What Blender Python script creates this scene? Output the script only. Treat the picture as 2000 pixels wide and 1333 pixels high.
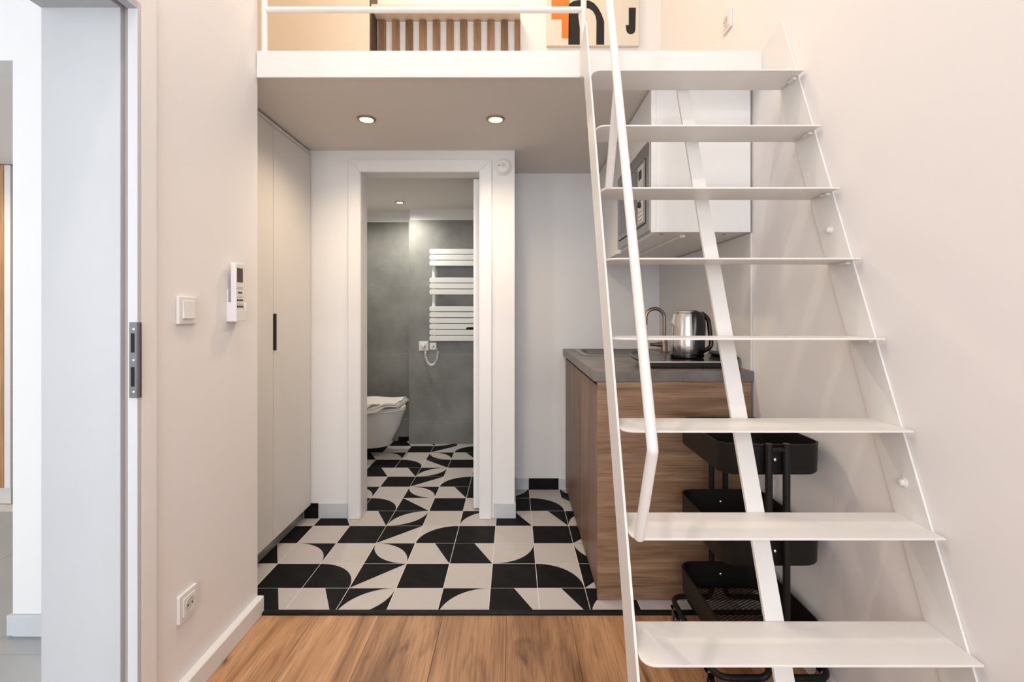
import bpy, bmesh, math, random
from mathutils import Vector, Matrix
random.seed(7)
for o in list(bpy.data.objects): bpy.data.objects.remove(o, do_unlink=True)
scene = bpy.context.scene
COL = scene.collection
PI = math.pi

# ------------------------------------------------------------------ camera, exposure, light
F, CX, HY, CH = 943.0, 1003.0, 613.0, 1.165          # focal length, vanishing point (2000 x 1333 frame), camera height
cam = bpy.data.cameras.new('camera')
cam.sensor_width = 36.0; cam.lens = F / 2000 * 36
cam.shift_x = (1000 - CX) / 2000; cam.shift_y = -(666.5 - HY) / 2000
cam.clip_start = 0.02
camo = bpy.data.objects.new('camera', cam); COL.objects.link(camo)
camo.location = (0, 0, CH); camo.rotation_euler = (PI / 2, 0, 0)
scene.camera = camo
vs = scene.view_settings
vs.view_transform = 'Standard'; vs.look = 'None'; vs.gamma = 1; vs.use_curve_mapping = False; vs.exposure = 0.62

world = bpy.data.worlds.new('world'); scene.world = world; world.use_nodes = True
world.node_tree.nodes['Background'].inputs[0].default_value = (0.75, 0.85, 1, 1)
world.node_tree.nodes['Background'].inputs[1].default_value = 1.0

def area(name, loc, rot, sx, sy, power, color):
    l = bpy.data.lights.new(name, 'AREA'); l.shape = 'RECTANGLE'; l.size = sx; l.size_y = sy
    l.energy = power; l.color = color
    o = bpy.data.objects.new(name, l); COL.objects.link(o); o.location = loc; o.rotation_euler = rot
    return o
# daylight in the windows of the room (behind the camera) and of the hall
area('window_daylight', (-0.1, -2.93, 1.75), (PI / 2, 0, 0), 1.6, 2.2, 50, (0.95, 0.975, 1.0))
area('hall_daylight', (-2.6, -2.93, 1.5), (PI / 2, 0, 0), 1.6, 1.9, 66, (0.93, 0.97, 1.0))

# ------------------------------------------------------------------ materials
MATS = {}
def mat(name, rgb, rough=0.5, metal=0.0, noise=None, bump=None, emit=None, spec=0.5):
    """procedural material: base colour with optional mottling (scale, amount, stretch) and bump (scale, strength)"""
    m = bpy.data.materials.new(name); m.use_nodes = True
    nt = m.node_tree; b = nt.nodes['Principled BSDF']
    b.inputs['Base Color'].default_value = (*rgb, 1); b.inputs['Roughness'].default_value = rough
    b.inputs['Metallic'].default_value = metal; b.inputs['Specular IOR Level'].default_value = spec
    if emit:
        b.inputs['Emission Color'].default_value = (*emit[0], 1); b.inputs['Emission Strength'].default_value = emit[1]
    tc = nt.nodes.new('ShaderNodeTexCoord')
    if noise:
        sc, am, st = noise
        mp = nt.nodes.new('ShaderNodeMapping'); mp.inputs['Scale'].default_value = st
        n = nt.nodes.new('ShaderNodeTexNoise'); n.inputs['Scale'].default_value = sc; n.inputs['Detail'].default_value = 6
        n.inputs['Roughness'].default_value = 0.6
        r = nt.nodes.new('ShaderNodeValToRGB')
        r.color_ramp.elements[0].position = 0.3; r.color_ramp.elements[1].position = 0.7
        r.color_ramp.elements[0].color = (*[c * (1 - am) for c in rgb], 1)
        r.color_ramp.elements[1].color = (*[min(1, c * (1 + am)) for c in rgb], 1)
        nt.links.new(tc.outputs['Object'], mp.inputs[0]); nt.links.new(mp.outputs[0], n.inputs['Vector'])
        nt.links.new(n.outputs[0], r.inputs[0]); nt.links.new(r.outputs[0], b.inputs['Base Color'])
    if bump:
        n = nt.nodes.new('ShaderNodeTexNoise'); n.inputs['Scale'].default_value = bump[0]; n.inputs['Detail'].default_value = 4
        bp = nt.nodes.new('ShaderNodeBump'); bp.inputs['Strength'].default_value = bump[1]; bp.inputs['Distance'].default_value = 0.002
        nt.links.new(tc.outputs['Object'], n.inputs['Vector']); nt.links.new(n.outputs[0], bp.inputs['Height'])
        nt.links.new(bp.outputs[0], b.inputs['Normal'])
    MATS[name] = m
    return m

def wood(name, dark, mid, light, axis, scale=1.0, knots=True, rough=0.45, fine=200):
    """oak: fine fibres and broad cathedral bands stretched along one axis, dark streaks; varied per object"""
    m = bpy.data.materials.new(name); m.use_nodes = True
    nt = m.node_tree; N = nt.nodes.new; L = nt.links.new; b = nt.nodes['Principled BSDF']
    b.inputs['Roughness'].default_value = rough
    tc = N('ShaderNodeTexCoord'); oi = N('ShaderNodeObjectInfo')
    mul = N('ShaderNodeMath'); mul.operation = 'MULTIPLY'; mul.inputs[1].default_value = 37.0
    L(oi.outputs['Random'], mul.inputs[0])
    add = N('ShaderNodeVectorMath'); add.operation = 'ADD'; L(tc.outputs['Object'], add.inputs[0]); L(mul.outputs[0], add.inputs[1])
    def nz(sl, sc, detail, dist=0.0):
        st = [sc, sc, sc]; st[axis] = sl
        mp = N('ShaderNodeMapping'); mp.inputs['Scale'].default_value = st; L(add.outputs[0], mp.inputs[0])
        n = N('ShaderNodeTexNoise'); n.inputs['Scale'].default_value = 1.0; n.inputs['Detail'].default_value = detail
        n.inputs['Distortion'].default_value = dist; L(mp.outputs[0], n.inputs['Vector']); return n
    def ramp(src, stops):
        r = N('ShaderNodeValToRGB'); e = r.color_ramp.elements
        while len(e) < len(stops): e.new(0.5)
        for q, (p, c) in zip(e, stops): q.position = p; q.color = (*c, 1)
        L(src, r.inputs[0]); return r
    a = nz(0.8 * scale, 9 * scale, 8, 0.9); f = nz(fine / 35 * scale, fine * scale, 5, 0.35); k = nz(2.4 * scale, 12 * scale, 5, 1.0)
    c1 = ramp(a.outputs[0], [(0.32, dark), (0.5, mid), (0.68, light)])
    c2 = ramp(f.outputs[0], [(0.34, (0.62, 0.59, 0.57)), (0.54, (1.05, 1.04, 1.03))])
    mx = N('ShaderNodeMix'); mx.data_type = 'RGBA'; mx.blend_type = 'MULTIPLY'; mx.inputs[0].default_value = 0.75
    L(c1.outputs[0], mx.inputs[6]); L(c2.outputs[0], mx.inputs[7]); out = mx.outputs[2]
    if knots:
        c3 = ramp(k.outputs[0], [(0.27, (0.10, 0.07, 0.06)), (0.34, (0.7, 0.66, 0.64)), (0.42, (1, 1, 1))])
        m2 = N('ShaderNodeMix'); m2.data_type = 'RGBA'; m2.blend_type = 'MULTIPLY'; m2.inputs[0].default_value = 0.85
        L(out, m2.inputs[6]); L(c3.outputs[0], m2.inputs[7]); out = m2.outputs[2]
    pv = ramp(oi.outputs['Random'], [(0.0, (0.80, 0.79, 0.79)), (1.0, (1.08, 1.06, 1.04))])
    m3 = N('ShaderNodeMix'); m3.data_type = 'RGBA'; m3.blend_type = 'MULTIPLY'; m3.inputs[0].default_value = 1.0 if knots else 0.0
    L(out, m3.inputs[6]); L(pv.outputs[0], m3.inputs[7]); L(m3.outputs[2], b.inputs['Base Color'])
    bp = N('ShaderNodeBump'); bp.inputs['Strength'].default_value = 0.12; bp.inputs['Distance'].default_value = 0.001
    L(f.outputs[0], bp.inputs['Height']); L(bp.outputs[0], b.inputs['Normal'])
    MATS[name] = m
    return m

mat('wall', (0.84, 0.82, 0.82), 0.85, bump=(90, 0.05))
mat('wall_cool', (0.80, 0.80, 0.805), 0.85, bump=(90, 0.05))
mat('deck', (0.74, 0.70, 0.66), 0.8)
mat('white_steel', (0.80, 0.785, 0.765), 0.4, noise=(6, 0.03, (1, 1, 1)))
mat('white_lacquer', (0.82, 0.82, 0.82), 0.35)
mat('door_white', (0.79, 0.79, 0.80), 0.4)
mat('jamb_grey', (0.46, 0.48, 0.505), 0.5, noise=(2, 0.03, (1, 1, 1)))
mat('leaf_grey', (0.56, 0.58, 0.61), 0.5)
mat('groove', (0.35, 0.32, 0.3), 0.7)
mat('wardrobe', (0.70, 0.68, 0.66), 0.4)
mat('grey_plinth', (0.36, 0.36, 0.36), 0.35, 0.4)
mat('tile_white', (0.50, 0.475, 0.47), 0.55, noise=(5, 0.05, (1, 1, 1)))
mat('tile_black', (0.006, 0.006, 0.007), 0.6, noise=(14, 0.7, (1, 1, 1)), spec=0.12)
mat('grout', (0.78, 0.75, 0.72), 0.9)
mat('underlay', (0.05, 0.035, 0.025), 0.9)
mat('skirting_pale', (0.56, 0.59, 0.62), 0.5, noise=(9, 0.05, (1, 1, 1)))
mat('black_metal', (0.004, 0.004, 0.0045), 0.5, spec=0.2)
mat('cart_black', (0.008, 0.0075, 0.0075), 0.45, spec=0.3)
mat('black_plastic', (0.006, 0.006, 0.007), 0.18)
mat('concrete_tile', (0.215, 0.218, 0.208), 0.42, noise=(3.0, 0.28, (1, 1, 1)))
mat('hall_tile', (0.43, 0.44, 0.43), 0.4, noise=(4, 0.08, (1, 1, 1)))
mat('worktop', (0.17, 0.155, 0.145), 0.4, noise=(9, 0.3, (1, 1, 1)))
mat('steel', (0.62, 0.6, 0.58), 0.2, 1.0, noise=(40, 0.08, (1, 1, 0.02)))
mat('brushed', (0.45, 0.45, 0.45), 0.36, 1.0)
mat('nickel', (0.33, 0.27, 0.23), 0.28, 1.0)
mat('sink_steel', (0.32, 0.31, 0.3), 0.35, 0.9)
mat('latch_grey', (0.13, 0.13, 0.135), 0.4, 0.7)
mat('screw', (0.75, 0.74, 0.72), 0.25, 1.0)
mat('oven_glass', (0.10, 0.105, 0.105), 0.08)
mat('ink', (0.02, 0.02, 0.02), 0.6)
mat('plastic_white', (0.80, 0.79, 0.78), 0.4)
mat('plastic_pale', (0.62, 0.6, 0.58), 0.45)
mat('display', (0.07, 0.06, 0.055), 0.2)
mat('porcelain', (0.62, 0.62, 0.62), 0.12)
mat('towel', (0.78, 0.74, 0.72), 0.95, bump=(220, 0.5))
mat('towel_stripe', (0.32, 0.31, 0.32), 0.95)
mat('radiator', (0.84, 0.84, 0.83), 0.3)
mat('cream_panel', (0.80, 0.69, 0.57), 0.55)
mat('canvas', (0.72, 0.66, 0.57), 0.9, bump=(300, 0.2))
mat('orange_paint', (0.72, 0.20, 0.03), 0.8)
mat('black_paint', (0.012, 0.011, 0.012), 0.8)
mat('lamp_warm', (1, 0.9, 0.75), 0.5, emit=((1, 0.80, 0.52), 18))
mat('lamp_white', (1, 0.97, 0.9), 0.5, emit=((1, 0.95, 0.85), 18))
mat('lamp_ring', (0.32, 0.22, 0.13), 0.35, 0.6)
mat('glass', (0.9, 0.95, 0.97), 0.02)
MATS['glass'].node_tree.nodes['Principled BSDF'].inputs['Transmission Weight'].default_value = 1
mat('dark_wood', (0.10, 0.055, 0.035), 0.5)
wood('oak_floor', (0.23, 0.115, 0.055), (0.43, 0.235, 0.118), (0.56, 0.325, 0.175), 1, fine=150)
wood('oak_side', (0.19, 0.112, 0.064), (0.275, 0.168, 0.098), (0.36, 0.228, 0.138), 0, 3.0, False, fine=62)
wood('oak_front_shaded', (0.15, 0.085, 0.055), (0.21, 0.128, 0.085), (0.26, 0.165, 0.115), 2, 1.0, False)  # cabinet fronts: same oak as the side panel, with their shade in the colour
wood('oak_slat', (0.16, 0.085, 0.04), (0.25, 0.14, 0.07), (0.33, 0.19, 0.10), 2, 1.0, False)
wood('oak_hall', (0.36, 0.19, 0.08), (0.48, 0.27, 0.12), (0.55, 0.32, 0.15), 2, 0.6, False)

# ------------------------------------------------------------------ helpers
def obj(name, bm, material, parent=None, smooth=False, bevel=0.0, seg=2, loc=None):
    me = bpy.data.meshes.new(name)
    bmesh.ops.recalc_face_normals(bm, faces=bm.faces[:])
    if smooth:
        for f in bm.faces: f.smooth = True
    if loc is not None: bmesh.ops.translate(bm, verts=bm.verts[:], vec=-Vector(loc))
    bm.to_mesh(me); bm.free()
    for m in (material if isinstance(material, (list, tuple)) else [material]): me.materials.append(MATS[m])
    o = bpy.data.objects.new(name, me); COL.objects.link(o)
    if loc is not None: o.location = loc
    if bevel:
        md = o.modifiers.new('bevel', 'BEVEL'); md.width = bevel; md.segments = seg; md.limit_method = 'ANGLE'; md.angle_limit = 0.7
    if smooth:
        md = o.modifiers.new('edges', 'EDGE_SPLIT'); md.split_angle = 0.75
    if parent: attach(o, parent)
    return o
def attach(o, parent):
    bpy.context.view_layer.update()
    o.parent = parent; o.matrix_parent_inverse = parent.matrix_world.inverted()
def tag(o, label=None, cat=None, group=None, kind=None):
    if label: o['label'] = label
    if cat: o['category'] = cat
    if group: o['group'] = group
    if kind: o['kind'] = kind
    return o
def thing(name, loc, label, cat, group=None, kind=None):
    o = bpy.data.objects.new(name, None); COL.objects.link(o); o.location = loc; o.empty_display_size = 0.05
    bpy.context.view_layer.update()
    return tag(o, label, cat, group, kind)
def B(*boxes):
    bm = bmesh.new()
    for (x0, x1, y0, y1, z0, z1) in boxes:
        v = [bm.verts.new((x, y, z)) for z in (z0, z1) for y in (y0, y1) for x in (x0, x1)]
        for q in ((0, 1, 3, 2), (4, 6, 7, 5), (0, 4, 5, 1), (2, 3, 7, 6), (0, 2, 6, 4), (1, 5, 7, 3)):
            bm.faces.new([v[i] for i in q])
    return bm
def box(name, m, parent, x0, x1, y0, y1, z0, z1, bevel=0.0, **k):
    return obj(name, B((x0, x1, y0, y1, z0, z1)), m, parent, bevel=bevel, **k)
def prism(pts, a, b, axis, bm=None):
    """extrude a 2-D polygon between a and b along axis (x: pts are y,z; y: pts are x,z; z: pts are x,y)"""
    bm = bm or bmesh.new()
    def P(p, t): return {'x': (t, p[0], p[1]), 'y': (p[0], t, p[1]), 'z': (p[0], p[1], t)}[axis]
    A = [bm.verts.new(P(p, a)) for p in pts]; C = [bm.verts.new(P(p, b)) for p in pts]
    n = len(pts)
    bm.faces.new(A); bm.faces.new(C[::-1])
    for i in range(n): bm.faces.new([A[i], C[i], C[(i + 1) % n], A[(i + 1) % n]])
    return bm
def fillet(pts, r, n=6):
    """round the inner corners of an open 3-D path"""
    pts = [Vector(p) for p in pts]; out = [pts[0]]
    for i in range(1, len(pts) - 1):
        p, a, b = pts[i], pts[i - 1], pts[i + 1]
        da, db = (a - p), (b - p); k = min(r, da.length * 0.49, db.length * 0.49)
        A = p + da.normalized() * k; C = p + db.normalized() * k
        for j in range(n + 1):
            t = j / n; out.append(A * (1 - t) ** 2 + p * 2 * t * (1 - t) + C * t * t)
    out.append(pts[-1]); return out
def tube(pts, r, seg=12, bm=None, closed=False):
    bm = bm or bmesh.new(); pts = [Vector(p) for p in pts]; n = len(pts); rings = []
    prev = None
    for i, p in enumerate(pts):
        if closed: t = (pts[(i + 1) % n] - pts[i - 1]).normalized()
        else: t = ((pts[min(i + 1, n - 1)] - pts[i]).normalized() + (pts[i] - pts[max(i - 1, 0)]).normalized()).normalized()
        if prev is None:
            u = t.cross(Vector((0, 0, 1)))
            if u.length < 1e-3: u = t.cross(Vector((1, 0, 0)))
        else: u = prev - t * prev.dot(t)
        u.normalize(); prev = u; w = t.cross(u)
        rr = r[i] if isinstance(r, (list, tuple)) else r
        rings.append([bm.verts.new(p + (u * math.cos(a) + w * math.sin(a)) * rr) for a in [2 * PI * k / seg for k in range(seg)]])
    for i in range(n if closed else n - 1):
        A, C = rings[i], rings[(i + 1) % n]
        for k in range(seg): bm.faces.new([A[k], A[(k + 1) % seg], C[(k + 1) % seg], C[k]])
    if not closed: bm.faces.new(rings[0]); bm.faces.new(rings[-1][::-1])
    return bm
def lathe(profile, c, seg=32, axis='z', bm=None):
    """profile of (radius, height) turned about an axis through c"""
    bm = bm or bmesh.new(); rings = []
    for r, h in profile:
        ring = []
        for k in range(seg):
            a = 2 * PI * k / seg; p, q = r * math.cos(a), r * math.sin(a)
            d = {'z': (p, q, h), 'y': (p, h, q), 'x': (h, p, q)}[axis]
            ring.append(bm.verts.new((c[0] + d[0], c[1] + d[1], c[2] + d[2])))
        rings.append(ring)
    for A, C in zip(rings, rings[1:]):
        for k in range(seg): bm.faces.new([A[k], A[(k + 1) % seg], C[(k + 1) % seg], C[k]])
    bm.faces.new(rings[0]); bm.faces.new(rings[-1][::-1])
    return bm
def rrect(x0, x1, y0, y1, r, n=6):
    out = []
    for cx, cy, a0 in ((x1 - r, y1 - r, 0), (x0 + r, y1 - r, 90), (x0 + r, y0 + r, 180), (x1 - r, y0 + r, 270)):
        for i in range(n + 1):
            a = math.radians(a0 + 90 * i / n); out.append((cx + r * math.cos(a), cy + r * math.sin(a)))
    return out
def U(u, v, Y): return ((u - CX) * Y / F, Y, CH - (v - HY) * Y / F)   # a pixel at a known distance

# ------------------------------------------------------------------ main dimensions (metres; tile floor = 0)
XL, XR = -1.006, 0.975          # left wall face, right wall face
YE = 1.897                      # end of left wall, edge of the tiled floor
YB, YK, YT = 2.75, 3.20, 4.308  # bathroom door wall, kitchen back wall, bathroom far wall
ZC, ZD, ZW = 2.095, 2.19, -0.008  # loft underside, loft deck, wooden floor
TOP = 4.1

# ------------------------------------------------------------------ setting: walls
def struct(name, bm, m, label, cat='wall', **k):
    return tag(obj(name, bm, m, **k), label, cat, kind='structure')
struct('wall_left', B((-1.245, XL, -3.0, 0.39, ZW, TOP), (-1.245, XL, 1.29, YE, ZW, TOP), (-1.245, XL, 0.39, 1.29, 1.99, TOP)), 'wall',
       'pale plaster wall on the left with switch, remote and socket')
struct('wall_right', B((XR, 1.1, -3.0, 3.3, ZW, TOP)), 'wall', 'cream plaster wall behind the open metal staircase')
struct('wall_bathroom', B((-1.75, -0.885, YB, 2.85, 0, ZC), (-0.178, 0.006, YB, 2.85, 0, ZC), (-0.885, -0.178, YB, 2.85, 1.99, ZC)), 'wall_cool',
       'white wall around the bathroom doorway')
struct('wall_kitchen', B((0.006, XR, YK, 3.3, 0, ZC)), 'wall_cool', 'white wall of the niche behind the kitchen unit')
struct('wall_loft', B((-1.75, XR, YK, 3.3, ZD, TOP)), 'wall', 'cream rear wall of the sleeping loft with the painting')
struct('wall_wardrobe', B((-1.85, -1.75, YE, 3.3, 0, TOP), (-1.75, -1.245, 1.886, YE, 0, TOP)), 'wall', 'plaster wall behind the tall wardrobe')
struct('wall_bathroom_side', B((-0.09, 0.006, 2.85, 4.5, 0, ZC)), 'wall_cool', 'white partition wall between bathroom and kitchen niche')
struct('wall_rear', B((-1.245, -0.95, -3.1, -3.0, ZW, TOP), (0.75, XR, -3.1, -3.0, ZW, TOP), (-0.95, 0.75, -3.1, -3.0, ZW, 0.6), (-0.95, 0.75, -3.1, -3.0, 2.9, TOP)),
       'wall', 'plaster wall with the window behind the viewer')
struct('ceiling', B((-1.85, 1.1, -3.1, 3.3, TOP, TOP + 0.1)), 'wall', 'white main ceiling high above the loft', 'ceiling')
struct('ceiling_loft', B((-1.75, XR, 1.894, YK, ZC, ZD), (-1.75, 0.006, YK, 4.6, ZC, ZD)), 'deck', 'smooth underside of the loft with recessed downlights', 'ceiling')
fas = struct('trim_1', B((XL + 0.002, XR, 1.884, 1.894, 2.088, ZD + 0.002)), 'white_steel', 'white steel fascia beam along the loft edge', 'beam', bevel=0.002)
# bathroom shell with big concrete-look wall tiles
wb = struct('wall_bathroom_back', B((-1.45, -0.09, 4.4125, 4.5, 0, ZC), (-0.926, -0.09, 4.3105, 4.4125, 0, ZC), (-1.55, -1.45, 2.85, 4.5, 0, ZC)), 'wall_cool',
            'bathroom wall clad in large grey concrete-look tiles')
zs = [(0.0, 0.198), (0.2, 0.798), (0.8, 1.398), (1.4, 2.0)]
for z0, z1 in zs:
    box('tile', 'concrete_tile', wb, -0.934, -0.092, YT, 4.3104, max(z0, .001), z1, 0.0004)
    box('tile', 'concrete_tile', wb, -1.448, -0.936, 4.41, 4.4124, max(z0, .001), z1, 0.0004)
    box('tile', 'concrete_tile', wb, -0.934, -0.9261, 4.3106, 4.4095, max(z0, .001), z1, 0.0)

# ------------------------------------------------------------------ tiled floor: 20 cm cement tiles, each with its printed figure
fl = struct('floor', B((-1.75, XR, YE, 4.5, -0.06, -0.0006)), 'grout', 'floor of black and white geometric cement tiles', 'floor')
def arc(cx, cy, a0, a1, n=14):
    return [(cx + math.cos(math.radians(a0 + (a1 - a0) * i / n)), cy + math.sin(math.radians(a0 + (a1 - a0) * i / n))) for i in range(n + 1)]
SQ = [(0, 0), (1, 0), (1, 1), (0, 1)]
UL = arc(1, 0, 180, 90) + [(0, 1)]       # corner outside the quarter circle about (1,0)
LR = arc(0, 1, -90, 0) + [(1, 0)]
UR = arc(0, 0, 0, 90) + [(1, 1)]
LL = arc(1, 1, 180, 270) + [(0, 0)]
SHAPES = {                                # black figures on the white tile (unit square, right = +x, away = +y)
    'W': [], 'B': [SQ], 'T': [[(0, 0), (1, 0), (.5, 1), (0, 1)]], 'V': [[(.5, 1), (1, 0), (1, 1)]],
    'L': [UL, LR], 'M': [UR, LL], 'Qul': [UL], 'Qur': [UR], 'Qlr': [LR],
    'C': [[(0, 0)] + arc(0, 0, 0, 90)], 'E': [[(1, 0)] + arc(1, 0, 90, 180)],
    'D': [[(0, 0), (1, 1), (0, 1)]], 'Dll': [[(0, 0), (1, 0), (0, 1)]], 'Dur': [[(1, 0), (1, 1), (0, 1)]]}
ROWS = [['V', 'L', 'W', 'Qul', 'T'], ['C', 'D', 'B', 'W', 'B'], ['W', 'M', 'V', 'T', 'Qur'], ['B', 'D', 'E', 'B', 'W']]
SPECIAL = {(4, 2): 'Qlr', (4, 6): 'Qlr', (1, 5): 'Dll', (6, 5): 'Dur', (1, 9): 'Dur'}
S, G = 0.2, 0.0013
def clip(poly, ymin):
    out = []
    for i in range(len(poly)):
        a, b = poly[i - 1], poly[i]
        if (a[1] >= ymin) != (b[1] >= ymin):
            t = (ymin - a[1]) / (b[1] - a[1]); out.append((a[0] + t * (b[0] - a[0]), ymin))
        if b[1] >= ymin: out.append(b)
    return out
TILE = {}
def tile_mesh(kind, ymin):
    if (kind, ymin) in TILE: return TILE[kind, ymin]
    bm = bmesh.new()
    def m(p): return (G + p[0] * (S - 2 * G), G + p[1] * (S - 2 * G))
    sq = [m(p) for p in clip(SQ, ymin)]
    prism(sq, -0.007, 0.0, 'z', bm)
    for f in bm.faces: f.material_index = 1 if kind == 'B' else 0
    if kind != 'B':
        for poly in SHAPES[kind]:
            q = [m(p) for p in clip(poly, ymin)]
            if len(q) < 3: continue
            vv = [bm.verts.new((x, y, 0.0002)) for x, y in q]
            f = bm.faces.new(vv); f.material_index = 1
            if f.normal.z < 0: f.normal_flip()
    bm.normal_update()
    me = bpy.data.meshes.new('tile_' + kind); bm.to_mesh(me); bm.free()
    me.materials.append(MATS['tile_white']); me.materials.append(MATS['tile_black'])
    for p in me.polygons:
        pass
    TILE[kind, ymin] = me
    return me
X0, Y0 = -0.898, 1.848
for k in range(13):
    for j in range(-3, 9):
        x, y = X0 + S * j, Y0 + S * k
        if k < 5 and j < -2: continue
        if 1 <= k and j > 6: continue
        if k >= 7 and j > 3: continue
        if y + S > 4.5 + 0.06 or x < -1.55: continue
        kind = SPECIAL.get((j, k), ROWS[k % 4][j % 5])
        ymin = round((YE + 0.001 - y) / S, 3) if k == 0 else 0.0
        o = bpy.data.objects.new('tile', tile_mesh(kind, ymin)); COL.objects.link(o)
        o.location = (x, y, 0); attach(o, fl)
struct('trim_2', prism([(1.874, -0.0075), (1.897, -0.0075), (1.897, 0.001), (1.879, 0.001), (1.874, -0.003)], XL + 0.001, XR - 0.001, 'x'), 'black_metal',
       'thin black metal strip between tiles and wooden planks', 'threshold')
# tile skirting pieces
def skirt(name, label, pieces):
    t = thing(name, (pieces[0][1], pieces[0][3], 0), label, 'skirting', kind='structure')
    for m, x0, x1, y0, y1, h in pieces: box('tile', m, t, x0, x1, y0, y1, 0.0005, h, 0.0015)
skirt('baseboard_bathroom', 'black and pale grey tile skirting left of the bathroom door casing',
      [('tile_black', -1.19, -1.111, 2.742, 2.75, 0.085), ('skirting_pale', -1.109, -0.941, 2.742, 2.75, 0.085)])
skirt('baseboard_pier', 'pale grey tile skirting between the door casing and the wall corner',
      [('skirting_pale', -0.112, 0.006, 2.742, 2.75, 0.085), ('skirting_pale', 0.006, 0.013, 2.742, 3.19, 0.085)])
skirt('baseboard_kitchen', 'white and black tile skirting on the niche back wall',
      [('skirting_pale', 0.014, 0.099, 3.191, 3.2, 0.073), ('tile_black', 0.101, 0.297, 3.191, 3.2, 0.073), ('skirting_pale', 0.299, 0.355, 3.191, 3.2, 0.073)])
skirt('baseboard_toilet', 'small black tile skirting behind the toilet',
      [('tile_black', -1.05, -0.945, 4.402, 4.41, 0.04)])
skirt('baseboard_corner', 'black tile skirting at the end of the left wall', [('tile_black', -1.10, -1.002, 1.898, 1.905, 0.075)])

# ------------------------------------------------------------------ wooden floor planks
fw = struct('floor_living', B((XL, XR, -3.0, 1.875, -0.06, -0.0125)), 'underlay', 'floor of warm brown oak planks in front of the tiles', 'floor')
PW = 0.248
pb = prism(rrect(0.0007, PW - 0.0007, 0, 1.6, 0.001, 1), -0.004, 0.0, 'z')
pm = bpy.data.meshes.new('plank'); bmesh.ops.recalc_face_normals(pb, faces=pb.faces[:]); pb.to_mesh(pm); pb.free(); pm.materials.append(MATS['oak_floor'])
def plank(x, y, w, l):
    o = bpy.data.objects.new('plank', pm); COL.objects.link(o); o.location = (x, y, ZW)
    o.scale = (w / PW, l / 1.6, 1); attach(o, fw)
for c in range(-1, 8):
    x0 = max(-1.0, -0.771 + PW * (c - 0)); x1 = min(0.973, -0.771 + PW * (c + 1))
    if x1 <= x0: continue
    for (a, b) in ([(0.275, 1.874), (-1.325, 0.274), (-2.925, -1.326)] if c % 2 == 0 else [(0.9, 1.874), (-0.70, 0.899), (-2.30, -0.701)]): plank(x0, a, x1 - x0, b - a)
def board(name, label, pts, a, b, axis, m='door_white'):
    return struct(name, prism(pts, a, b, axis), m, label, 'baseboard', bevel=0.0015)
board('baseboard_left', 'white baseboard along the left wall ending at the tiles', [(XL + 0.0005, ZW), (-0.978, ZW), (-0.978, 0.056), (-0.982, 0.060), (XL + 0.0005, 0.060)], 1.35, 1.893, 'y')
board('baseboard_right', 'white baseboard along the right wall under the staircase', [(XR - 0.0005, ZW + 0.001), (0.958, ZW + 0.001), (0.958, 0.055), (0.962, 0.06), (XR - 0.0005, 0.06)], -2.9, 1.87, 'y')

# ------------------------------------------------------------------ hall seen through the sliding-door opening
struct('wall_hall', B((-1.818, -1.246, 1.753, 1.885, ZW, 2.7), (-4.0, -1.818, 1.753, 1.885, 2.085, 2.7)), 'wall_cool', 'bright white wall pier in the hall beyond the sliding door')
struct('wall_hall_far', B((-4.1, -1.86, 3.03, 3.13, ZW, 2.7), (-4.1, -4.0, -3.0, 3.03, ZW, 2.7), (-1.95, -1.86, 1.96, 3.03, ZW, 2.085)), 'wall', 'cream wall at the far end of the hall passage')
struct('wall_hall_rear', B((-4.1, -3.4, -3.1, -3.0, ZW, 2.7), (-1.8, -1.25, -3.1, -3.0, ZW, 2.7), (-3.4, -1.8, -3.1, -3.0, 2.5, 2.7), (-3.4, -1.8, -3.1, -3.0, ZW, 0.5)), 'wall_cool', 'hall wall with the window behind the viewer')
struct('ceiling_hall', B((-4.1, -1.25, -3.1, 1.753, 2.7, 2.8), (-4.0, -1.86, 1.886, 3.03, 2.086, 2.2)), 'wall', 'white hall ceiling with a lowered passage', 'ceiling')
fh = struct('floor_hall', B((-4.0, -1.0065, -3.0, 3.03, -0.06, ZW - 0.004)), 'grout', 'hall floor of large grey stone-look tiles', 'floor')
hb = prism(rrect(0.001, 0.599, 0.001, 0.599, 0.001, 1), -0.008, 0, 'z'); hm = bpy.data.meshes.new('hall_tile')
bmesh.ops.recalc_face_normals(hb, faces=hb.faces[:]); hb.to_mesh(hm); hb.free(); hm.materials.append(MATS['hall_tile'])
for a in range(5):
    for c in range(8):
        x, y = -1.246 - 0.6 * (a + 1), 1.66 + 0.6 * (2 - c)
        if x < -4.0 or y < -2.6 or y + 0.6 > 3.1: continue
        if a == 0 and y + .6 > 1.76 and y > 1.7: continue
        o = bpy.data.objects.new('tile', hm); COL.objects.link(o); o.location = (x, y, ZW)
        if y + 0.6 > 3.03: o.scale = (1, (3.03 - y) / .6, 1)
        attach(o, fh)
box('tile', 'hall_tile', fh, -1.245, -1.007, 0.40, 1.285, ZW - 0.006, ZW)
skirt('baseboard_hall', 'grey stone skirting at the foot of the bright hall pier',
      [('skirting_pale', -1.83, -1.247, 1.742, 1.753, 0.075), ('skirting_pale', -1.83, -1.819, 1.754, 1.885, 0.075)])
skirt('baseboard_passage', 'cream skirting on the far passage wall', [('wardrobe', -3.048, -1.96, 3.02, 3.03, 0.085)])
hc = thing('hall_cupboard', (-3.5, 2.9, ZW), 'tall oak cupboard at the far end of the hall passage', 'cupboard')
box('door', 'oak_hall', hc, -3.9, -3.138, 2.97, 2.985, 0.09, 2.08, 0.002); box('frame', 'wall', hc, -3.136, -3.098, 2.972, 3.028, 0.09, 2.08, 0.001)
box('body', 'oak_hall', hc, -3.9, -3.138, 2.986, 3.028, 0.09, 2.08)
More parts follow.
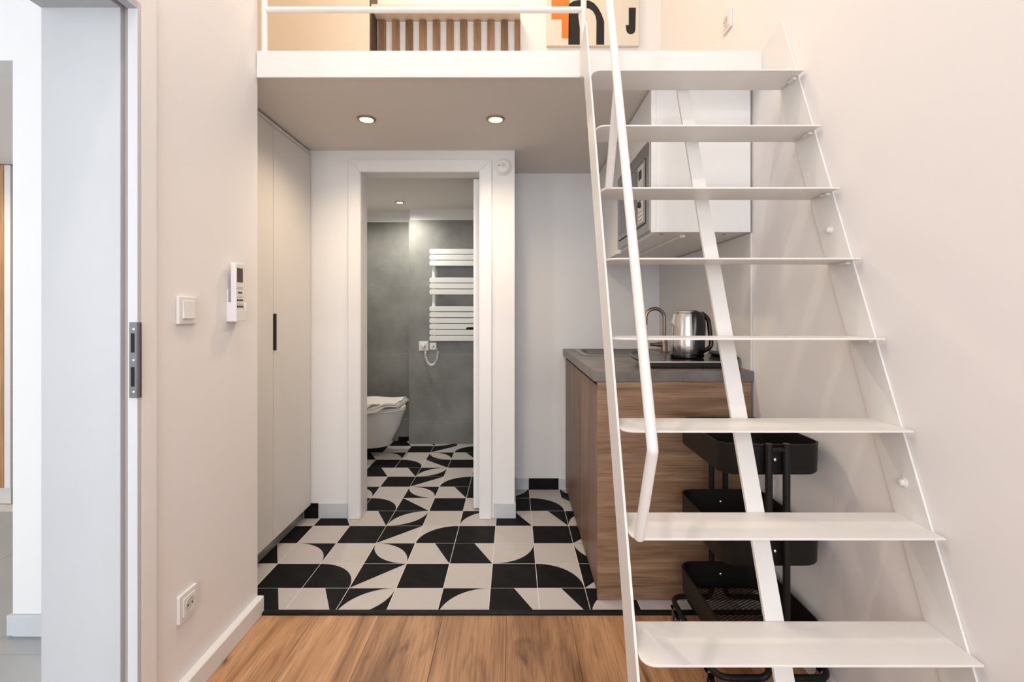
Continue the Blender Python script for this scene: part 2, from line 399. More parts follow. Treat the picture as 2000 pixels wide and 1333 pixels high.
box('plinth', 'wardrobe', hc, -3.9, -3.098, 2.976, 3.028, ZW + 0.001, 0.0895)
hd = thing('hall_door_frame', (-3.13, 3.0, ZW), 'narrow dark brown door frame beside the oak cupboard', 'door frame')
box('jamb', 'dark_wood', hd, -3.096, -3.05, 2.985, 3.029, ZW + 0.001, 2.08, 0.002)

# ------------------------------------------------------------------ sliding-door opening in the left wall
d2 = thing('door_2', (-1.12, 1.29, ZW), 'pocket sliding door opening with pale grey jamb in the left wall', 'door', kind='structure')
box('jamb', 'jamb_grey', d2, -1.245, -1.036, 1.272, 1.29, ZW, 1.99, 0.0015)
box('slot', 'groove', d2, -1.036, -1.020, 1.284, 1.29, ZW, 1.99)
box('leaf', 'leaf_grey', d2, -1.020, -0.994, 1.276, 1.29, ZW, 1.99, 0.0015)
obj('casing', B((XL + 0.0005, -0.994, 1.2905, 1.346, ZW, 2.045), (XL + 0.0005, -0.994, 0.39, 1.2905, 1.99, 2.045)), 'wall', d2, bevel=0.002)
obj('head_lining', B((-1.245, -1.036, 0.39, 1.272, 1.972, 1.9895), (-1.020, -0.994, 0.39, 1.276, 1.972, 1.9895)), 'jamb_grey', d2)
zt, zb = U(271, 630, 1.276)[2], U(271, 777, 1.276)[2]
lp = obj('latch_plate', prism([(-1.0105, 1.2755), (-1.0105, 1.269), (-0.991, 1.269), (-0.986, 1.274), (-0.986, 1.281), (-0.9935, 1.281), (-0.9935, 1.2755)], zb, zt, 'z'), 'latch_grey', d2, bevel=0.001)
for a, b in ((0.145, 0.40), (0.59, 0.85)):
    box('pull_slot', 'black_metal', lp, -1.0055, -0.996, 1.2684, 1.2692, zt - (zt - zb) * b, zt - (zt - zb) * a, 0.0005)
for a in (0.09, 0.5, 0.92):
    obj('screw', lathe([(0.003, 0), (0.003, -0.0008), (0.001, -0.0012)], (-0.9985, 1.269, zt - (zt - zb) * a), 10, 'y'), 'screw', lp)

# ------------------------------------------------------------------ bathroom door
d1 = thing('door_1', (-0.53, 2.75, 0), 'white bathroom doorway with casing and door standing open', 'door', kind='structure')
YC = 2.735
def frame(x0, x1, z1, w, y0, y1):
    bm = bmesh.new()
    prism([(x0 - w, 0.001), (x0, 0.001), (x0, z1), (x0 - w, z1 + w)], y0, y1, 'y', bm)
    prism([(x1 + w, 0.001), (x1, 0.001), (x1, z1), (x1 + w, z1 + w)], y0, y1, 'y', bm)
    prism([(x0, z1), (x1, z1), (x1 + w, z1 + w), (x0 - w, z1 + w)], y0, y1, 'y', bm)
    return bm
obj('casing', frame(-0.872, -0.191, 1.973, 0.066, YC, 2.7495), 'door_white', d1, bevel=0.002)
obj('casing_bead', frame(-0.868, -0.195, 1.969, 0.012, YC + 0.004, 2.7495), 'door_white', d1, bevel=0.002)
obj('jamb', B((-0.884, -0.868, 2.7505, 2.862, 0.001, 1.985), (-0.195, -0.179, 2.7505, 2.862, 0.001, 1.985), (-0.868, -0.195, 2.7505, 2.862, 1.969, 1.985)), 'door_white', d1)
ang = math.radians(3.6); hx, hy = -0.2, 2.868
def rotd(x, y): return (hx - x * math.cos(ang) - y * math.sin(ang), hy - x * math.sin(ang) + y * math.cos(ang)) 
leaf = obj('leaf', prism([rotd(0, 0), rotd(0.038, 0), rotd(0.038, 0.655), rotd(0, 0.655)], 0.008, 1.965, 'z'), 'door_white', d1, bevel=0.0015)
def dl(x, y, z): p = rotd(x, y); return (p[0], p[1], z)
hb = tube(fillet([dl(0.040, 0.595, 1.06), dl(0.09, 0.595, 1.06), dl(0.09, 0.48, 1.06)], 0.012), 0.009, 10)
obj('handle', hb, 'black_metal', leaf, smooth=True)
obj('rosette', prism([rotd(0.0385, 0.572), rotd(0.045, 0.572), rotd(0.045, 0.62), rotd(0.0385, 0.62)], 1.035, 1.085, 'z'), 'black_metal', leaf)
obj('key_rosette', prism([rotd(0.0385, 0.572), rotd(0.045, 0.572), rotd(0.045, 0.62), rotd(0.0385, 0.62)], 0.955, 1.003, 'z'), 'black_metal', leaf)

# ------------------------------------------------------------------ wardrobe
wr = thing('wardrobe', (-1.4, 2.3, 0), 'tall greige built-in wardrobe with black edge pull', 'wardrobe')
XW = -1.152
box('body', 'wardrobe', wr, -1.74, XW - 0.02, 1.90, 2.742, 0.077, 2.085)
box('plinth', 'grey_plinth', wr, -1.70, -1.193, 1.912, 2.741, 0.001, 0.0765)
for i, (a, b) in enumerate(((1.90, 2.3145), (2.3175, 2.742))):
    d = box('door', 'wardrobe', wr, XW - 0.019, XW, a, b, 0.079, 2.063, 0.001)
    if i: obj('handle', B((XW - 0.002, XW + 0.004, 2.3165, 2.341, 0.988, 1.165)), 'black_metal', d, bevel=0.001)
box('filler', 'wardrobe', wr, XW - 0.019, XW, 1.90, 2.742, 2.066, 2.083, 0.0005)

# ------------------------------------------------------------------ kitchen unit
kb = thing('base_cabinet', (0.66, 2.57, 0), 'oak kitchen base cabinet under the grey worktop', 'cabinet')
YP = 1.957
box('side_panel', 'oak_side', kb, 0.341, 0.966, YP + 0.003, YP + 0.021, 0.001, 0.888, 0.001)
obj('body', B((0.378, 0.966, YP + 0.022, 2.64, 0.09, 0.888), (0.378, 0.966, 2.64, 3.19, 0.09, 0.78)), 'dark_wood', kb)
box('plinth', 'oak_front_shaded', kb, 0.362, 0.377, YP + 0.022, 3.19, 0.001, 0.089)
for a, b in ((YP + 0.0225, 2.5845), (2.5875, 3.188)): box('door', 'oak_front_shaded', kb, 0.3435, 0.361, a, b, 0.022, 0.868, 0.001)
wt = tag(obj('worktop', B((0.3275, 0.972, YP, 2.66, 0.8895, 0.932), (0.3275, 0.395, 2.66, 3.10, 0.8895, 0.932), (0.86, 0.972, 2.66, 3.10, 0.8895, 0.932), (0.3275, 0.972, 3.10, 3.197, 0.8895, 0.932)), 'worktop'),
         'grey stone-look worktop on the oak cabinet', 'worktop')
sk = thing('sink', (0.63, 2.88, 0.8), 'inset grey steel sink at the back of the worktop', 'sink')
bm = bmesh.new()
lo = [rrect(0.386, 0.869, 2.651, 3.109, 0.03), rrect(0.415, 0.84, 2.68, 3.08, 0.045), rrect(0.42, 0.835, 2.685, 3.075, 0.045), rrect(0.44, 0.815, 2.705, 3.055, 0.05)]
rg = [[bm.verts.new((x, y, z)) for x, y in l] for l, z in zip(lo, (0.9335, 0.937, 0.93, 0.79))]
for a, c in zip(rg, rg[1:]):
    for i in range(len(a)): bm.faces.new([a[i], a[(i + 1) % len(a)], c[(i + 1) % len(a)], c[i]])
bm.faces.new(rg[-1])
obj('basin', bm, 'sink_steel', sk, smooth=True)
obj('drain', lathe([(0.035, 0.0005), (0.035, 0.004), (0.02, 0.002)], (0.63, 2.88, 0.79), 20), 'steel', sk, smooth=True)
fa = thing('faucet', (0.895, 2.86, 0.932), 'bronze-toned gooseneck kitchen faucet beside the kettle', 'faucet')
fx, fy = 0.893, 2.86
obj('base', lathe([(0.026, 0.001), (0.026, 0.006), (0.021, 0.010), (0.019, 0.075), (0.012, 0.085)], (fx, fy, 0.932), 20), 'nickel', fa, smooth=True)
obj('spout', tube([(fx, fy, 1.01), (fx, fy, 1.14)] + [(fx - 0.055 + 0.055 * math.cos(a), fy, 1.14 + 0.055 * math.sin(a)) for a in [PI * i / 12 for i in range(1, 13)]] + [(fx - 0.11, fy, 1.10)], 0.0105, 12), 'nickel', fa, smooth=True)
obj('lever', tube([(fx - 0.015, fy, 0.982), (fx - 0.045, fy, 0.982), (fx - 0.046, fy, 0.982), (fx - 0.085, fy, 0.982)], [0.015, 0.015, 0.011, 0.009], 12), 'nickel', fa, smooth=True)
# tray with upturned ends
ty = thing('serving_tray', (0.74, 2.24, 0.932), 'glossy black serving tray with upturned ends on the worktop', 'tray')
tp = [(0.497, 0.985), (0.515, 0.975), (0.54, 0.967), (0.575, 0.9615), (0.91, 0.9615), (0.94, 0.968), (0.957, 0.98), (0.952, 0.972), (0.935, 0.955), (0.905, 0.9335), (0.60, 0.9335), (0.55, 0.955), (0.515, 0.970)]
bm = bmesh.new(); rg = []
for y, k in ((2.045, 1.0), (2.12, 0.99), (2.25, 0.90), (2.36, 0.76)):
    rg.append([bm.verts.new((0.957 - (0.957 - x) * k, y, z)) for x, z in tp])
for p, q in zip(rg, rg[1:]):
    for i in range(len(p)): bm.faces.new([p[i], p[(i + 1) % len(p)], q[(i + 1) % len(p)], q[i]])
bm.faces.new(rg[0]); bm.faces.new(rg[-1][::-1])
obj('body', bm, 'black_plastic', ty, bevel=0.0008)
obj('rim', B((0.575, 0.91, 2.0415, 2.0448, 0.9575, 0.9632)), 'steel', ty)
obj('handle', lathe([(0.009, 0.0), (0.009, 0.26)], (0.9455, 2.06, 0.982), 12, 'y'), 'black_plastic', ty, smooth=True)
# kettle
kt = thing('kettle', (0.80, 2.26, 0.96), 'brushed steel electric kettle with black handle on the tray', 'kettle')
kx, ky, kz = 0.803, 2.24, 0.9630
obj('base', lathe([(0.072, 0.0), (0.076, 0.004), (0.076, 0.014), (0.07, 0.018)], (kx, ky, kz), 32), 'black_plastic', kt, smooth=True)
obj('body', lathe([(0.068, 0.018), (0.070, 0.022), (0.069, 0.07), (0.066, 0.13), (0.061, 0.185), (0.056, 0.203), (0.05, 0.206)], (kx, ky, kz), 48), 'steel', kt, smooth=True)
obj('lid', lathe([(0.052, 0.206), (0.05, 0.213), (0.03, 0.217), (0.008, 0.218)], (kx, ky, kz), 32), 'steel', kt, smooth=True)
obj('spout', prism([(kx - 0.05, kz + 0.2035), (kx - 0.061, kz + 0.202), (kx - 0.071, kz + 0.158), (kx - 0.062, kz + 0.140)], ky - 0.012, ky + 0.012, 'y'), 'steel', kt, bevel=0.003)
bm = bmesh.new(); rings = []
for h, r0, r1 in ((0.019, .0715, .077), (0.08, .0705, .080), (0.14, .0675, .083), (0.185, .0635, .080), (0.205, .058, .070), (0.2165, .03, .045)):
    ring = []
    for i in range(13):
        a = math.radians(-86 + 110 * i / 12 ); w = math.sin(PI * i / 12) ** .5
        r = r0 + (r1 - r0) * w + 0.0008
        ring.append(bm.verts.new((kx + r * math.cos(a), ky + r * math.sin(a), kz + h)))
    rings.append(ring)
for a, c in zip(rings, rings[1:]):
    for i in range(12): bm.faces.new([a[i], a[i + 1], c[i + 1], c[i]])
obj('handle_housing', bm, 'black_plastic', kt, smooth=True)
obj('handle', tube(fillet([(kx + 0.06, ky - 0.02, kz + 0.205), (kx + 0.093, ky - 0.02, kz + 0.18), (kx + 0.108, ky - 0.02, kz + 0.05), (kx + 0.072, ky - 0.02, kz + 0.03)], 0.03), 0.010, 10), 'black_plastic', kt, smooth=True)
struct('trim_3', B((0.966, 0.9745, 1.967, 3.198, 0.9325, 1.494)), 'wardrobe', 'pale splashback panel on the wall above the worktop', 'splashback', bevel=0.001)
# wall cabinet with built-in microwave
uc = thing('wall_cabinet', (0.76, 2.58, 1.497), 'white kitchen wall cabinet hanging under the loft', 'cabinet')
XU, YU, ZU = 0.561, 1.967, 1.4975
obj('body', B((XU + 0.02, 0.966, YU, YU + 0.018, ZU, 2.087), (XU + 0.02, 0.966, YU + 0.0185, 3.198, ZU, ZU + 0.018), (XU + 0.02, 0.966, 2.607, 3.198, ZU + 0.0185, 2.087), (XU + 0.02, 0.966, YU + 0.0185, 2.6065, 1.884, 2.087), (0.95, 0.966, YU + 0.0185, 2.6065, ZU + 0.0185, 1.8835)), 'white_lacquer', uc, bevel=0.001)
box('side_edge', 'white_lacquer', uc, XU, XU + 0.0195, YU, YU + 0.010, ZU, 2.087)
d = box('door', 'white_lacquer', uc, XU, XU + 0.0195, 2.609, 3.197, ZU - 0.008, 2.085, 0.001)
d = box('flap', 'white_lacquer', uc, XU, XU + 0.0195, YU + 0.012, 2.606, 1.887, 2.085, 0.001)
box('light_strip', 'plastic_white', uc, 0.70, 0.722, 2.03, 3.15, ZU - 0.012, ZU - 0.0005, 0.001)
for x in (0.62, 0.88): obj('screw_cover', lathe([(0.007, -0.0004), (0.007, -0.002), (0.003, -0.003)], (x, 2.02, ZU), 12), 'groove', uc)
mw = thing('microwave', (0.75, 2.29, 1.516), 'built-in steel microwave with dark control panel in the wall cabinet', 'microwave')
ya, yb, za, zb2 = YU + 0.026, 2.598, 1.522, 1.876
box('body', 'brushed', mw, XU + 0.022, 0.90, ya + 0.02, yb - 0.02, za, zb2 - 0.005)
box('frame', 'brushed', mw, XU - 0.001, XU + 0.0215, ya, yb, za - 0.012, zb2, 0.002)
dr = box('door', 'brushed', mw, XU - 0.006, XU - 0.0015, ya + 0.06, yb - 0.045, za + 0.03, zb2 - 0.055, 0.001)
obj('door_gap', B((XU - 0.0035, XU - 0.0012, ya + 0.055, yb - 0.04, za + 0.025, zb2 - 0.05)), 'ink', dr)
box('window', 'oven_glass', dr, XU - 0.0072, XU - 0.0062, ya + 0.175, yb - 0.07, za + 0.05, zb2 - 0.07)
cp = box('control_panel', 'plastic_pale', mw, XU - 0.0072, XU - 0.0062, ya + 0.075, ya + 0.16, za + 0.04, zb2 - 0.065)
box('display', 'ink', cp, XU - 0.0079, XU - 0.0073, ya + 0.095, ya + 0.145, zb2 - 0.125, zb2 - 0.085)
for r in range(3):
    for c in range(3): box('button', 'ink', cp, XU - 0.0079, XU - 0.0073, ya + 0.092 + c * 0.02, ya + 0.104 + c * 0.02, zb2 - 0.168 - r * 0.026, zb2 - 0.160 - r * 0.026)
obj('dial', lathe([(0.013, 0), (0.013, -0.01), (0.010, -0.012)], (XU - 0.0072, ya + 0.118, za + 0.118), 16, 'x'), 'ink', cp, smooth=True)
for r in range(3): box('button', 'ink', cp, XU - 0.0079, XU - 0.0073, ya + 0.09, ya + 0.147, za + 0.05 + r * 0.018, za + 0.0525 + r * 0.018)

# ------------------------------------------------------------------ staircase
st = thing('staircase', (0.615, 1.2, ZW), 'steep white steel staircase with thin open treads up to the loft', 'staircase')
RISE, RUN, Z8, Y8, DEP = 0.2197, 0.088, 0.442, 0.992, 0.142
SL = RUN / RISE
def yf(z): return Y8 + 0.038 + SL * (z - Z8)
def stringer(x0, x1, m='white_steel'):
    zt = 2.225
    pts = [(yf(ZW), ZW + 0.001), (yf(zt), zt), (1.8835, 2.195), (1.8835, 2.092), (yf(2.04) + 0.11, 2.04), (yf(ZW) + 0.11, ZW + 0.001)]
    return obj('stringer', prism(pts, x0, x1, 'x'), m, st, bevel=0.001)
s1 = stringer(0.259, 0.265); s2 = stringer(0.9685, 0.9745)
s2['label'] = 'wall-side stringer plate'
bz0, bz1 = ZW + 0.001, 1.985
yb_ = lambda z: Y8 + DEP + 0.002 + SL * (z - Z8)
obj('centre_bar', prism([(yb_(bz0), bz0), (yb_(bz0) + 0.012, bz0), (yb_(bz1) + 0.012, bz1), (yb_(bz1), bz1)], 0.593, 0.637, 'x'), 'white_steel', st, bevel=0.001)
for k in range(9):
    z, y = Z8 + RISE * (k - 1), Y8 + RUN * (k - 1)
    pts = [(0.2655, y + DEP)] + [(0.2655, y + 0.03)] + [(0.2655 + 0.028 - 0.028 * math.cos(a), y + 0.028 - 0.028 * math.sin(a)) for a in [PI / 2 * i / 6 for i in range(1, 7)]] + [(0.968, y), (0.968, y + DEP)]
    t = obj('tread', prism(pts, z - 0.005, z, 'z'), 'white_steel', st, bevel=0.001)
    box('bracket', 'white_steel', t, 0.955, 0.968, y + 0.042, y + 0.075, z - 0.014, z - 0.0055, 0.001)
for (y, z) in ((1.475, 1.42), (1.197, 0.746), (1.70, 2.02)):
    obj('bolt', lathe([(0.012, 0), (0.012, -0.003), (0.008, -0.004), (0.008, -0.010), (0.005, -0.012)], (0.9684, y, z), 12, 'x'), 'white_steel', st, smooth=True)
hr = 0.0115
rl = lambda z: 0.978 + 0.368 * (z - 0.8875)
obj('handrail', tube(fillet([(0.282, 1.084, Z8 + RISE), (0.282, 0.978, 0.8875), (0.282, rl(3.1), 3.1), (0.278, 1.8955, 3.1)], 0.004, 3), hr, 14), 'white_steel', st, smooth=True)
obj('handrail_post', tube([(0.284, 1.44, Z8 + RISE * 5), (0.282, rl(1.78), 1.78)], 0.0115, 12), 'white_steel', st, smooth=True)

# loft guard rail
gr = thing('guard_rail', (-0.35, 1.905, ZD), 'white tubular guard rail along the loft edge', 'railing')
for x in (-0.984, 0.277): obj('post', tube([(x, 1.908, ZD + 0.001), (x, 1.908, 3.1)], 0.0115, 14), 'white_steel', gr, smooth=True)
for z in (2.366, 2.73, 3.1): obj('rail', tube([(-0.984, 1.908, z), (0.277, 1.908, z)], 0.0115, 14), 'white_steel', gr, smooth=True)

# ------------------------------------------------------------------ loft furnishing
lc = thing('loft_cupboard', (-1.3, 3.1, ZD), 'cream fitted cupboard front at the left of the loft', 'cupboard')
box('body', 'cream_panel', lc, -1.745, -0.906, 3.062, 3.198, ZD + 0.001, 3.9)
for a, b in ((-1.745, -0.909),): box('door', 'cream_panel', lc, a, b, 3.044, 3.061, ZD + 0.02, 3.9, 0.001)
box('edge', 'dark_wood', lc, -0.905, -0.901, 3.05, 3.198, ZD + 0.001, 3.9)
sp = thing('slat_panel', (-0.42, 3.19, ZD), 'wall panel of vertical oak slats on a pale backing', 'wall panel')
box('backing', 'wall', sp, -0.899, 0.044, 3.188, 3.199, ZD + 0.001, 3.095)
for i in range(11):
    x = U(739 + 26.6 * i, 0, 3.165)[0]
    box('slat', 'oak_slat', sp, x, min(x + 0.046, 0.044), 3.16, 3.1875, ZD + 0.001, 3.088, 0.002)
sh = tag(obj('loft_shelf', B((-0.899, 0.044, 3.05, 3.199, 3.098, 3.122)), 'cream_panel', bevel=0.001), 'cream shelf board above the oak slats in the loft', 'shelf')
# abstract painting
pt = thing('painting', (0.5, 3.18, 2.9), 'abstract canvas with black arch, orange block and black hook', 'painting')
YA = 3.172
P = lambda u, v: (U(u, v, YA)[0], U(u, v, YA)[2])
x0, zb0 = P(1068, 89); x1, _ = P(1248, 89)
box('canvas', 'canvas', pt, x0, x1, YA, 3.199, zb0, zb0 + 0.80, 0.002)
def paint(name, m, pts): obj(name, prism(pts, YA - 0.0008, YA - 0.0001, 'y'), m, pt)
paint('orange_block', 'orange_paint', [P(1077, -60), P(1112, -60), P(1112, 75), P(1097, 75), P(1097, 38), P(1077, 38)])
paint('black_arch', 'black_paint', [P(u, v) for u, v in ((1110, 87.5), (1111, 8), (1120, 2), (1132, 0), (1150, 1), (1160, 6), (1168, 15), (1175, 28), (1180, 42), (1180, 87.5), (1164.5, 87.5), (1165, 42), (1163, 31), (1158, 22), (1150, 16.5), (1140, 16), (1131, 20), (1129.5, 32), (1132.5, 55), (1132.5, 87.5))])
jc = P(1232, 58); jr = 0.030
paint('black_hook', 'black_paint', [P(1242, 15), P(1228, 15), P(1228, 49), P(1222, 49)] + [(jc[0] + jr * math.cos(PI + PI * i / 12), jc[1] + jr * math.sin(PI + PI * i / 12)) for i in range(13)])

# ------------------------------------------------------------------ storage cart
ct = thing('storage_cart', (0.79, 1.655, ZW), 'black three-tier metal storage cart under the staircase', 'cart')
cx0, cx1, cy0, cy1 = 0.633, 0.942, 1.462, 1.850
def basket(zr):
    h = 0.092; bm = bmesh.new(); zb = zr - h
    lo = [(rrect(cx0 - .002, cx1 + .002, cy0 - .002, cy1 + .002, 0.052), zr - 0.005), (rrect(cx0 - .004, cx1 + .004, cy0 - .004, cy1 + .004, 0.054), zr), (rrect(cx0 + 0.002, cx1 - 0.002, cy0 + 0.002, cy1 - 0.002, 0.048), zr + 0.0015),
          (rrect(cx0 + 0.003, cx1 - 0.003, cy0 + 0.003, cy1 - 0.003, 0.047), zb + 0.002), (rrect(cx0 + 0.018, cx1 - 0.018, cy0 + 0.018, cy1 - 0.018, 0.035), zb + 0.002),
          (rrect(cx0 + 0.018, cx1 - 0.018, cy0 + 0.018, cy1 - 0.018, 0.035), zb), (rrect(cx0 + .004, cx1 - .004, cy0 + .004, cy1 - .004, 0.05), zb), (rrect(cx0, cx1, cy0, cy1, 0.05), zb + 0.006)]
    rg = [[bm.verts.new((x, y, z)) for x, y in l] for l, z in lo]
    for a, c in zip(rg, rg[1:] + rg[:1]):
        for i in range(len(a)): bm.faces.new([a[i], a[(i + 1) % len(a)], c[(i + 1) % len(a)], c[i]])
    o = obj('basket', bm, 'cart_black', ct, smooth=True)
    bm = bmesh.new()                                         # expanded-metal base
    X0_, X1_, Y0_, Y1_ = cx0 + 0.016, cx1 - 0.016, cy0 + 0.016, cy1 - 0.016
    w = 0.0011; t = zb + 0.001
    for s in (1, -1):
        p = 0.0
        span = (X1_ - X0_) * 2 + (Y1_ - Y0_)
        n = int(span / 0.0125)
        for i in range(n):
            c0 = Y0_ - (X1_ - X0_) * 0.6 + i * 0.0125 if s > 0 else Y0_ + i * 0.0125
            # line y = c0 + s*0.6*(x-X0)
            xa, xb = X0_, X1_
            ya_, yb2 = c0, c0 + s * 0.6 * (X1_ - X0_)
            def xat(y): return X0_ + (y - c0) / (s * 0.6)
            if s > 0:
                if ya_ < Y0_: xa = xat(Y0_)
                if yb2 > Y1_: xb = xat(Y1_)
            else:
                if ya_ > Y1_: xa = xat(Y1_)
                if yb2 < Y0_: xb = xat(Y0_)
            if xb - xa < 0.004: continue
            A = Vector((xa, c0 + s * .6 * (xa - X0_), t)); C = Vector((xb, c0 + s * .6 * (xb - X0_), t))
            dd = (C - A).normalized(); nn = Vector((-dd.y, dd.x, 0)) * w
            h2 = Vector((0, 0, 0.0012))
            vv = [bm.verts.new(q) for q in (A + nn, C + nn, C - nn, A - nn, A + nn + h2, C + nn + h2, C - nn + h2, A - nn + h2)]
            for q in ((0, 3, 2, 1), (4, 5, 6, 7), (0, 1, 5, 4), (2, 3, 7, 6)): bm.faces.new([vv[i] for i in q])
    tag(obj('mesh_base', bm, 'cart_black', o), kind='stuff')
for zr in (0.768, 0.491, 0.214): basket(zr)
ZF = 0.072
for x, xo in ((0.765, 0.608), (0.818, 0.957)):
    fy_, ry = cy0 - 0.015, cy1 + 0.015
    obj('post', tube([(x, fy_, ZF + 0.02), (x, fy_, 0.775)], 0.0105, 14), 'cart_black', ct, smooth=True)
    obj('post', tube([(x, ry, ZF + 0.02), (x, ry, 0.762)], 0.0105, 14), 'cart_black', ct, smooth=True)
    obj('foot_frame', tube(fillet([(x, fy_, ZF + 0.06), (x, fy_, ZF), (xo, fy_, ZF), (xo, ry, ZF), (x, ry, ZF), (x, ry, ZF + 0.06)], 0.05, 8), 0.0095, 12), 'cart_black', ct, smooth=True)
    for y in (fy_ + 0.05, ry - 0.05):
        c = obj('caster', lathe([(0.006, -0.009), (0.026, -0.009), (0.027, -0.006), (0.027, 0.006), (0.026, 0.009), (0.006, 0.009)], (xo, y, ZW + 0.0275), 20, 'x'), 'black_plastic', ct, smooth=True)
        obj('fork', B((xo - 0.014, xo - 0.0105, y - 0.010, y + 0.010, ZW + 0.02, ZF - 0.008), (xo + 0.0105, xo + 0.014, y - 0.010, y + 0.010, ZW + 0.02, ZF - 0.008), (xo - 0.014, xo + 0.014, y - 0.010, y + 0.010, ZF - 0.0145, ZF - 0.008)), 'steel', c)
for zr in (0.768, 0.491, 0.214):
    for y, s in ((cy0 - 0.001, -1), (cy1 - 0.004, -1)):
        obj('screw', lathe([(0.0055, 0), (0.0055, s * 0.002), (0.003, s * 0.004)], (0.7915, y, zr - 0.045), 12, 'y'), 'screw', ct, smooth=True)
obj('handle_bridge', B((0.765, 0.818, cy0 - 0.020, cy0 - 0.004, 0.752, 0.762)), 'cart_black', ct, bevel=0.002)

# ------------------------------------------------------------------ lamps, detector
def downlight(x, y, z, m, label, power, color, r=0.036, spread=125):
    t = thing('downlight', (x, y, z), label, 'ceiling light', 'recessed downlights')
    obj('ring', lathe([(r * 0.87, -0.0008), (r * 0.9, -0.007), (r + 0.006, -0.006), (r + 0.009, -0.0005)], (x, y, z), 32), 'lamp_ring', t, smooth=True)
    obj('lens', lathe([(r * 0.86, -0.0012), (r * 0.8, -0.003), (r * 0.3, -0.004)], (x, y, z), 32), m, t, smooth=True)
    l = bpy.data.lights.new('downlight_beam', 'SPOT'); l.energy = power; l.color = color; l.spot_size = math.radians(spread); l.spot_blend = 0.8; l.shadow_soft_size = 0.035
    o = bpy.data.objects.new('downlight_beam', l); COL.objects.link(o); o.location = (x, y, z - 0.012); attach(o, t)
downlight(*U(716, 233, 2.302)[:2], ZC, 'lamp_warm', 'round warm recessed downlight nearer the wardrobe', 17, (1, 0.78, 0.55), spread=150)
downlight(*U(968, 230, 2.302)[:2], ZC, 'lamp_warm', 'round warm recessed downlight nearer the staircase', 17, (1, 0.78, 0.55), spread=150)
downlight(*U(781, 395, 4.02)[:2], ZC, 'lamp_white', 'round recessed downlight in the bathroom ceiling', 27, (1, 0.93, 0.80), 0.03, 172)
downlight(-3.0, 2.45, 2.086, 'lamp_warm', 'unseen downlight added to brighten the lowered hall passage', 14, (1, 0.80, 0.58), 0.036, 160)  # added lamp out of view, only there to brighten the passage
downlight(-0.35, 0.15, TOP, 'lamp_warm', 'round ceiling spot high above the viewer', 44, (1, 0.86, 0.73), 0.05, 150)
downlight(-0.35, 1.15, TOP, 'lamp_warm', 'round ceiling spot high above the foot of the stairs', 44, (1, 0.86, 0.73), 0.05, 150)
lm = thing('ceiling_lamp', (-0.35, 2.55, TOP), 'round opal ceiling lamp above the loft', 'ceiling light')
obj('shade', lathe([(0.16, -0.002), (0.16, -0.03), (0.14, -0.055), (0.05, -0.07)], (-0.35, 2.55, TOP), 32), 'lamp_warm', lm, smooth=True)
l = bpy.data.lights.new('lamp_glow', 'POINT'); l.energy = 9; l.color = (1, 0.76, 0.53); l.shadow_soft_size = 0.15
o = bpy.data.objects.new('lamp_glow', l); COL.objects.link(o); o.location = (-0.35, 2.55, TOP - 0.24); attach(o, lm)
sx, _, sz = U(983, 326, 2.74)
sd = thing('smoke_detector', (sx, 2.75, sz), 'small round white smoke detector beside the bathroom casing', 'smoke detector')
obj('base', lathe([(0.046, -0.0005), (0.046, -0.012), (0.042, -0.014)], (sx, 2.75, sz), 32, 'y'), 'plastic_white', sd, smooth=True)
obj('cover', lathe([(0.040, -0.0145), (0.040, -0.028), (0.034, -0.034), (0.016, -0.036), (0.015, -0.033), (0.013, -0.036), (0.004, -0.036)], (sx, 2.75, sz), 32, 'y'), 'plastic_white', sd, smooth=True)
obj('button', lathe([(0.009, -0.0362), (0.009, -0.038), (0.006, -0.0385)], (sx, 2.75, sz), 20, 'y'), 'plastic_pale', sd, smooth=True)
box('status_light', 'ink', sd, sx - 0.027, sx - 0.021, 2.714, 2.7155, sz - 0.003, sz + 0.003)

# ------------------------------------------------------------------ things on the walls
def socket(px, py, pz, nx, ny, label):
    """wall socket: plate, recessed round well, two pins; (nx, ny) points into the room"""
    t = thing('wall_socket', (px, py, pz), label, 'socket', 'white wall sockets')
    sxv = Vector((-ny, nx, 0)); nv = Vector((nx, ny, 0)); o3 = Vector((px, py, pz))
    def T(bm):
        M = Matrix((( sxv.x, nv.x, 0, px), (sxv.y, nv.y, 0, py), (0, 0, 1, pz), (0, 0, 0, 1)))
        bmesh.ops.transform(bm, matrix=M, verts=bm.verts[:]); return bm
    obj('plate', T(prism(rrect(-0.042, 0.042, -0.042, 0.042, 0.004, 3), 0.0005, 0.010, 'y')), 'plastic_white', t, bevel=0.001)
    w = obj('insert', T(prism(rrect(-0.028, 0.028, -0.028, 0.028, 0.003, 3), 0.0102, 0.013, 'y')), 'plastic_white', t, bevel=0.001)
    obj('well', T(lathe([(0.0215, 0.0132), (0.0205, 0.0145), (0.019, 0.0135), (0.018, 0.0133)], (0, 0, 0), 28, 'y')), 'plastic_pale', w, smooth=True)
    for a in (-0.0095, 0.0095): obj('contact', T(lathe([(0.0028, 0.0136), (0.0028, 0.0142)], (a, 0, 0), 10, 'y')), 'ink', w)
    return t
socket(XL, 1.482, 0.275, 1, 0, 'white wall socket low on the left wall above the baseboard')
socket(XR, 2.19, 2.49, -1, 0, 'white wall socket on the right wall above the loft deck')
bx, _, bz = U(827.5, 676, 4.3)
socket(bx, YT, bz, 0, -1, 'white wall socket on grey bathroom tiles below the towel radiator')
sw = thing('light_switch', (XL, 1.479, 1.175), 'square white light switch on the left wall', 'switch')
box('frame', 'plastic_white', sw, XL + 0.0005, XL + 0.010, 1.437, 1.521, 1.133, 1.217, 0.002)
